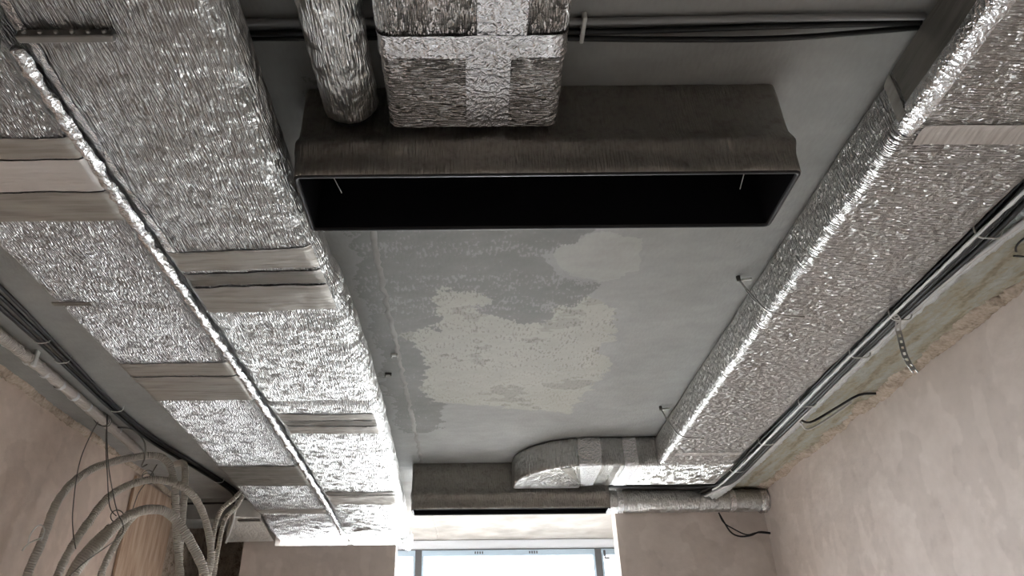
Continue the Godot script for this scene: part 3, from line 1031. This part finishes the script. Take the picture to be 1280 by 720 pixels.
# ------------------------------------------------------------------ cables
func build_cables():
	# along the near joint of the slab
	var t := thing("cable_run", "grey conduit and black cables across the slab behind the near plenum", "cables")
	part("conduit", tube([V(-0.56, 2.937, 1.12), V(0.2, 2.939, 1.13), V(0.7, 2.938, 1.125), V(1.06, 2.939, 1.125)], 0.0085, 10, 0.04), M.cable_grey, t, "grey conduit")
	part("cable", tube([V(-0.56, 2.939, 1.155), V(0.0, 2.938, 1.155), V(0.35, 2.938, 1.158), V(0.7, 2.937, 1.148), V(1.06, 2.939, 1.142)], 0.0075, 8, 0.04), M.cable, t)
	part("cable", tube([V(-0.56, 2.940, 1.17), V(0.0, 2.938, 1.171), V(0.45, 2.932, 1.178), V(0.75, 2.93, 1.176), V(1.06, 2.937, 1.155)], 0.007, 8, 0.04), M.cable, t)
	part("clip", boxes([[0.262, 0.272, 2.926, CEIL, 1.11, 1.185]], 0.002), M.tie, t, "pale fixing clip")
	# left, on the slab: black pair with ties
	t = thing("cable_run", "black cables clipped to the slab left of the foil ducts", "cables")
	var b := [[0.0, 0.0, 0.008], [0.022, 0.003, 0.008], [0.011, -0.012, 0.007], [0.040, 0.002, 0.007]]
	for q in b:
		var o: float = q[0]
		var y: float = q[1]
		part("cable", tube([V(-1.83 + o * 1.9, 2.935 + y, 1.6), V(-1.845 + o * 2.2, 2.935 + y, 2.3), V(-1.855 + o * 1.4, 2.932 + y, 2.9), V(-1.885 + o, 2.935 + y, 3.5), V(-1.875 + o * 1.2, 2.93 + y, 4.0), V(-1.79 + o, 2.934 + y, 4.6), V(-1.735 + o, 2.934 + y, 5.1), V(-1.73 + o, 2.90 + y, 5.29)], q[2], 8, 0.03), M.cable, t)
	for q in [[-1.84, 2.72], [-1.855, 2.92], [-1.87, 3.52], [-1.75, 4.85]]:
		part("cable_tie", tube([V(q[0] - 0.012, 2.925, q[1]), V(q[0] + 0.01, 2.912, q[1]), V(q[0] + 0.05, 2.92, q[1] + 0.005), V(q[0] + 0.056, 2.945, q[1])], 0.0025, 6, 0.01), M.tie, t)
	# cross cable at the far left, ending behind the duct
	tag(part("cable", tube([V(-2.19, 2.872, 5.24), V(-1.95, 2.874, 5.24), V(-1.70, 2.87, 5.22), V(-1.40, 2.87, 5.2)], 0.008, 8), M.cable, self), "single black cable crossing the recess head at the far left", "cable")
	# right bundle between duct and pipe
	t = thing("cable_bundle", "thick bundle of black cables between the right duct and the pale pipe", "cables")
	var rng := RandomNumberGenerator.new()
	rng.seed = 9
	for i in 9:
		var o := Vector2((i % 3) * 0.018 - 0.016, (i / 3) * 0.016)
		var pts := []
		for q in [[1.70, 2.87, 0.3], [1.64, 2.865, 0.8], [1.60, 2.85, 1.15], [1.567, 2.81, 1.55], [1.550, 2.785, 1.85], [1.540, 2.778, 2.2], [1.543, 2.777, 2.6], [1.558, 2.777, 3.2], [1.573, 2.777, 3.8], [1.588, 2.777, 4.4]]:
			pts.append(V(q[0] + o.x + rng.randf_range(-0.005, 0.005), q[1] + o.y + rng.randf_range(-0.004, 0.004), q[2]))
		if i < 4:
			pts.append(V(1.56 + o.x, 2.80 + o.y * 0.5, 4.62 + o.x * 0.6))
			pts.append(V(1.40, 2.80 + o.y * 0.6, 4.66 + o.x * 0.6))
			pts.append(V(1.10, 2.805 + o.y * 0.6, 4.655 + o.x * 0.5))
			pts.append(V(0.865, 2.81 + o.y * 0.6, 4.65 + o.x * 0.5))
		else:
			pts.append(V(1.60 + o.x, 2.81 + o.y, 4.8))
			pts.append(V(1.60 + o.x, 2.85 + o.y, 5.12))
		part("cable", tube(pts, 0.0088 if i % 2 == 0 else 0.0075, 8, 0.03), M.cable if i != 5 else M.cable_grey, t)
	for d in [1.78, 2.3, 2.62, 3.15, 3.7, 4.2]:
		part("cable_tie", tube([V(1.514, 2.82, d), V(1.512, 2.768, d), V(1.55, 2.763, d + 0.006), V(1.59, 2.772, d + 0.01), V(1.60, 2.82, d)], 0.0028, 6, 0.01), M.tie, t)
	# pale conduits that flank it
	var g := "pale conduits beside the black bundle"
	tag(part("conduit", tube([V(1.62, 2.80, 0.4), V(1.55, 2.775, 1.0), V(1.508, 2.762, 1.5), V(1.494, 2.758, 2.1), V(1.499, 2.760, 2.6), V(1.513, 2.760, 3.3), V(1.528, 2.760, 3.9), V(1.535, 2.765, 4.45), V(1.515, 2.765, 4.6)], 0.0048, 10, 0.02, 0.003), M.white_pvc, self), "pale conduit on the duct side of the black cable bundle", "conduit", g)
	tag(part("conduit", tube([V(1.745, 2.835, 0.9), V(1.69, 2.815, 1.5), V(1.64, 2.80, 1.8), V(1.604, 2.795, 2.05), V(1.598, 2.792, 2.6), V(1.612, 2.792, 3.3), V(1.620, 2.792, 4.0), V(1.64, 2.80, 4.5), V(1.63, 2.82, 4.8), V(1.63, 2.86, 5.12)], 0.008, 10, 0.02, 0.006), M.white_pvc, self), "pale conduit on the wall side of the black cable bundle", "conduit", g)
	# flat loose insulation sheet beside the bundle near the top right
	var rows := []
	var uvs := []
	var e := noise_f(0, 0, 4.0, 31, 3)
	for j in 30:
		var d := 1.2 + 0.85 * j / 29.0
		var pr := PackedVector3Array()
		var ur := PackedVector2Array()
		for i in 8:
			var a := i / 7.0
			var w := 0.07 * (1.0 - j / 29.0) + 0.012
			pr.append(V(1.64 + (0.04 if j < 12 else 0.04 * (29 - j) / 17.0) - 0.02 + w * a, 2.826 - 0.02 * sin(a * PI) + 0.01 * e.get_noise_2d(a * 3.0, d * 3.0), d))
			ur.append(Vector2(a * 0.1, d))
		rows.append(pr)
		uvs.append(ur)
	tag(part("foil_scrap", grid(rows, uvs), M.silver_wrap, self), "loose grey foil strip lying over the pale pipe at top right", "foil")
	# tight loop of thin cable at the right edge
	var lp := []
	for i in 12:
		var a := TAU * i / 14.0 + 2.2
		lp.append(V(1.945 + 0.055 * cos(a), 2.915 + 0.02 * sin(a * 0.5), 2.06 + 0.075 * sin(a)))
	lp.append(V(1.93, CEIL - 0.01, 2.16))
	tag(part("cable_loop", tube(lp, 0.0035, 6, 0.01), M.cable, self), "small loop of thin black cable by the top of the right wall", "cable")
	# black tails poking out of the right wall head
	g = "black cable tails under the right wall head"
	tag(part("cable_tail", tube([V(1.63, 2.815, 3.45), V(1.72, 2.818, 3.52), V(1.85, 2.88, 3.50), V(1.96, 2.93, 3.44), V(2.04, 2.93, 3.42)], 0.006, 8), M.cable, self), "black cable tail going from the bundle into the right wall", "cable", g)
	tag(part("cable_tail", tube([V(1.66, 2.813, 3.50), V(1.75, 2.815, 3.62), V(1.88, 2.88, 3.60), V(1.97, 2.93, 3.54)], 0.005, 8), M.white_pvc, self), "white cable tail going from the bundle into the right wall", "cable", g)
	# dangling pair on the end wall
	t = thing("dangling_cable", "two thin black wires dangling under the grey pipe at the end wall", "cable")
	part("wire", tube([V(1.745, 2.775, 5.25), V(1.775, 2.70, 5.25), V(1.81, 2.635, 5.25), V(1.87, 2.612, 5.26), V(1.95, 2.62, 5.27), V(2.02, 2.645, 5.28), V(2.098, 2.64, 5.29)], 0.006, 8, 0.015), M.cable, t)
	part("wire", tube([V(1.745, 2.775, 5.25), V(1.77, 2.71, 5.26), V(1.83, 2.665, 5.26), V(1.92, 2.625, 5.27), V(2.0, 2.64, 5.28), V(2.098, 2.635, 5.29)], 0.0045, 8, 0.015), M.cable, t)
	# perforated strap hanging from the bundle
	t = thing("perforated_strap", "perforated steel strap hanging from the cable bundle on the right", "strap")
	var P := smooth([V(1.50, 2.765, 2.26), V(1.535, 2.762, 2.30), V(1.55, 2.745, 2.34), V(1.552, 2.70, 2.35), V(1.548, 2.65, 2.35), V(1.553, 2.61, 2.35), V(1.566, 2.575, 2.35)], 0.012)
	var st := begin()
	for i in P.size() - 1:
		var a := P[i]
		var c := P[i + 1]
		var w := Vector3(0.97, 0, 0.25).normalized() * 0.010
		var tg := (c - a)
		var nn := tg.cross(w).normalized() * 0.0007
		var slot := i % 2 == 0
		for side in ([[-1.0, -0.45], [0.45, 1.0]] if slot else [[-1.0, 1.0]]):
			var p := [a + w * side[0], c + w * side[0], c + w * side[1], a + w * side[1]]
			var mid: Vector3 = (p[0] + p[2]) * 0.5
			quad_into(st, p[0] + nn, p[1] + nn, p[2] + nn, p[3] + nn, mid)
			quad_into(st, p[0] - nn, p[1] - nn, p[2] - nn, p[3] - nn, mid)
			quad_into(st, p[0] - nn, p[1] - nn, p[1] + nn, p[0] + nn, mid)
			quad_into(st, p[2] - nn, p[3] - nn, p[3] + nn, p[2] + nn, mid)
	part("strap", st.commit(), M.steel, t)

# ------------------------------------------------------------------ left conduits
func build_left_conduits():
	var t := thing("conduit_run", "thick taped grey conduit along the top of the left wall", "conduit")
	part("conduit", tube([V(-1.96, 2.912, 1.8), V(-1.94, 2.91, 2.4), V(-1.938, 2.905, 2.75), V(-1.948, 2.912, 3.05), V(-1.957, 2.908, 3.5), V(-1.958, 2.90, 3.85), V(-1.955, 2.886, 4.1)], 0.024, 16, 0.015, 0.006), M.conduit, t)
	for d in [2.55, 2.68, 2.86, 3.0, 3.14, 3.28, 3.42, 3.62, 3.78]:
		var x: float = -1.945 - 0.012 * clampf((d - 2.7) / 0.8, 0, 1)
		part("tape_ring", tube([V(x, 2.909, d), V(x - 0.001, 2.909, d + 0.02)], 0.0262, 16, 0.01, 0.004, false), M.white_pvc, t)
	part("clip", boxes([[-1.93, -1.915, 2.875, CEIL, 2.86, 2.885]], 0.003), M.tie, t, "white clip")
	var g := "grey corrugated conduits hanging in loops"
	var loops := [
		["tallest loop of grey corrugated conduit hanging at the left wall", [[-2.05, 1.75, 3.5], [-2.05, 2.11, 3.5], [-2.03, 2.25, 3.5], [-2.03, 2.48, 3.55], [-2.0, 2.66, 3.7], [-1.89, 2.79, 3.9], [-1.77, 2.82, 4.0], [-1.70, 2.71, 4.05], [-1.63, 2.37, 4.1], [-1.57, 2.15, 4.1], [-1.55, 1.8, 4.1]], 0.020],
		["second loop of grey corrugated conduit, just inside the tallest", [[-2.02, 1.75, 3.7], [-2.02, 2.14, 3.7], [-1.98, 2.37, 3.75], [-1.92, 2.58, 3.85], [-1.78, 2.68, 3.95], [-1.63, 2.66, 4.05], [-1.54, 2.55, 4.15], [-1.47, 2.34, 4.2], [-1.47, 2.15, 4.2], [-1.48, 1.8, 4.2]], 0.020],
		["lowest loop of grey corrugated conduit, in front of the others", [[-1.88, 1.75, 3.5], [-1.84, 2.11, 3.5], [-1.78, 2.26, 3.55], [-1.74, 2.40, 3.65], [-1.66, 2.47, 3.75], [-1.58, 2.455, 3.83], [-1.47, 2.32, 3.9], [-1.39, 2.15, 3.95], [-1.36, 1.8, 3.95]], 0.024],
		["flattened grey conduit strand hanging inside the lowest loop", [[-1.85, 1.75, 3.78], [-1.84, 2.15, 3.76], [-1.815, 2.30, 3.78], [-1.80, 2.38, 3.8], [-1.755, 2.455, 3.80], [-1.70, 2.49, 3.80]], 0.016],
		["grey conduit dropping straight down behind the loops", [[-1.83, 2.87, 4.3], [-1.73, 2.85, 4.22], [-1.69, 2.72, 4.2], [-1.66, 2.4, 4.22], [-1.64, 2.1, 4.25], [-1.63, 1.8, 4.25]], 0.019],
		["thin grey conduit strand left of the lowest loop", [[-1.93, 1.75, 3.58], [-1.90, 2.12, 3.58], [-1.84, 2.27, 3.60], [-1.79, 2.36, 3.64]], 0.018],
	]
	for q in loops:
		var pts := []
		for p in q[1]:
			pts.append(V(p[0], p[1], p[2]))
		tag(part("conduit_loop", tube(pts, q[2], 14, 0.015, 0.004), M.conduit, self), q[0], "conduit", g)
	# arching pair next to the duct stub
	g = "grey conduits arching beside the duct stub"
	tag(part("conduit_arch", tube([V(-1.30, 2.83, 4.52), V(-1.37, 2.825, 4.5), V(-1.44, 2.765, 4.5), V(-1.491, 2.711, 4.5), V(-1.565, 2.624, 4.5), V(-1.579, 2.422, 4.5), V(-1.575, 2.15, 4.5), V(-1.57, 1.8, 4.5)], 0.014, 12, 0.02, 0.003), M.conduit, self), "outer of two grey conduits arching left of the duct stub", "conduit", g)
	tag(part("conduit_arch", tube([V(-1.31, 2.83, 4.43), V(-1.36, 2.82, 4.42), V(-1.395, 2.75, 4.42), V(-1.435, 2.652, 4.42), V(-1.497, 2.567, 4.42), V(-1.51, 2.383, 4.42), V(-1.505, 2.15, 4.42), V(-1.50, 1.8, 4.42)], 0.013, 12, 0.02, 0.003), M.conduit, self), "inner of two grey conduits arching left of the duct stub", "conduit", g)
	# tie wires
	t = thing("tie_wire", "long thin tie wires holding up the conduit loops", "wire")
	for q in [
		[[-1.955, 2.93, 3.6], [-1.975, 2.80, 3.57], [-1.98, 2.64, 3.55], [-1.95, 2.42, 3.55], [-1.90, 2.30, 3.52], [-1.86, 2.23, 3.5]],
		[[-1.935, 2.93, 3.6], [-1.87, 2.72, 3.58], [-1.82, 2.58, 3.58], [-1.76, 2.43, 3.6], [-1.72, 2.36, 3.62], [-1.72, 2.30, 3.6], [-1.80, 2.16, 3.48], [-1.86, 2.06, 3.45]],
		[[-1.93, 2.93, 3.6], [-1.885, 2.75, 3.58], [-1.84, 2.60, 3.58], [-1.80, 2.45, 3.6], [-1.77, 2.41, 3.63]],
		[[-1.79, 2.78, 4.0], [-1.80, 2.68, 3.95], [-1.82, 2.60, 3.92], [-1.80, 2.50, 3.85], [-1.79, 2.45, 3.8]],
	]:
		var pts := []
		for p in q:
			pts.append(V(p[0], p[1], p[2]))
		part("wire", tube(pts, 0.0026, 6, 0.02), M.wire, t)
	# knots round the conduits
	for q in [[-1.955, 2.905, 3.6, 0.032, 1.0], [-1.95, 2.905, 3.625, 0.03, 0.6], [-1.80, 2.70, 3.94, 0.028, 0.3], [-1.79, 2.68, 3.93, 0.024, 0.9], [-1.77, 2.41, 3.64, 0.028, 0.5]]:
		var pts := []
		for k in 9:
			var a := TAU * k / 8.0
			pts.append(V(q[0] + q[3] * cos(a), q[1] + q[3] * sin(a), q[2] + 0.03 * q[4] * cos(a + 0.7)))
		part("knot", tube(pts, 0.0026, 6, 0.01), M.wire, t)
	t = thing("tie_wire", "bent white wire hook round the conduits at the left wall", "wire")
	part("wire", tube([V(-2.06, 2.21, 3.42), V(-2.03, 2.235, 3.40), V(-1.98, 2.25, 3.38), V(-1.96, 2.26, 3.38)], 0.004, 6, 0.01), M.tie, t)
	part("wire", tube([V(-2.06, 2.24, 3.45), V(-2.055, 2.29, 3.44), V(-2.02, 2.325, 3.43), V(-1.985, 2.30, 3.42), V(-1.975, 2.25, 3.40)], 0.0032, 6, 0.01), M.tie, t)
	tag(part("tie_wire", tube([V(-1.90, 2.885, 3.68), V(-1.83, 2.88, 3.7), V(-1.775, 2.83, 3.75), V(-1.775, 2.76, 3.8), V(-1.80, 2.72, 3.84), V(-1.80, 2.75, 3.9)], 0.004, 6, 0.012), M.wire, self), "stiff grey wire curl between the conduit and the tallest loop", "wire")

# ------------------------------------------------------------------ small things
func build_small():
	# perforated rail under the left pair near the top edge
	var t := thing("support_rail", "short perforated grey rail under the left ducts", "rail")
	part("rail", bxd(-0.845, -0.665, 2.640, 2.66, 0.908, 0.925, 0.002), M.rim, t)
	for i in 6:
		var x := -0.83 + i * 0.03
		part("rivet", tube([V(x, 2.650, 0.909), V(x, 2.650, 0.904)], 0.0045, 8, 0.01), M.steel, t)
	t = thing("bolt_end", "shiny foil-covered knob at the upper left edge", "fitting")
	part("knob", tube([V(-0.92, 2.632, 0.90), V(-0.885, 2.628, 0.905), V(-0.870, 2.628, 0.91)], 0.017, 14, 0.006, 0.01), M.crushed, t)
	var g := "small clips left in the slab"
	var k := 0
	for q in [[-0.352, 2.94, "small white clip stuck in the slab seam"], [-0.402, 3.15, "small dark clip in the slab beside the wide duct"]]:
		var st := boxes([[q[0] - 0.016, q[0] + 0.016, CEIL - 0.012, CEIL, q[1] - 0.007, q[1] + 0.007], [q[0] - 0.016, q[0] - 0.010, CEIL - 0.02, CEIL - 0.012, q[1] - 0.006, q[1] + 0.006], [q[0] + 0.010, q[0] + 0.016, CEIL - 0.018, CEIL - 0.012, q[1] - 0.006, q[1] + 0.006]], 0.002)
		tag(part("slab_clip", st, M.tie if k == 0 else M.wire, self), q[2], "clip", g)
		k += 1
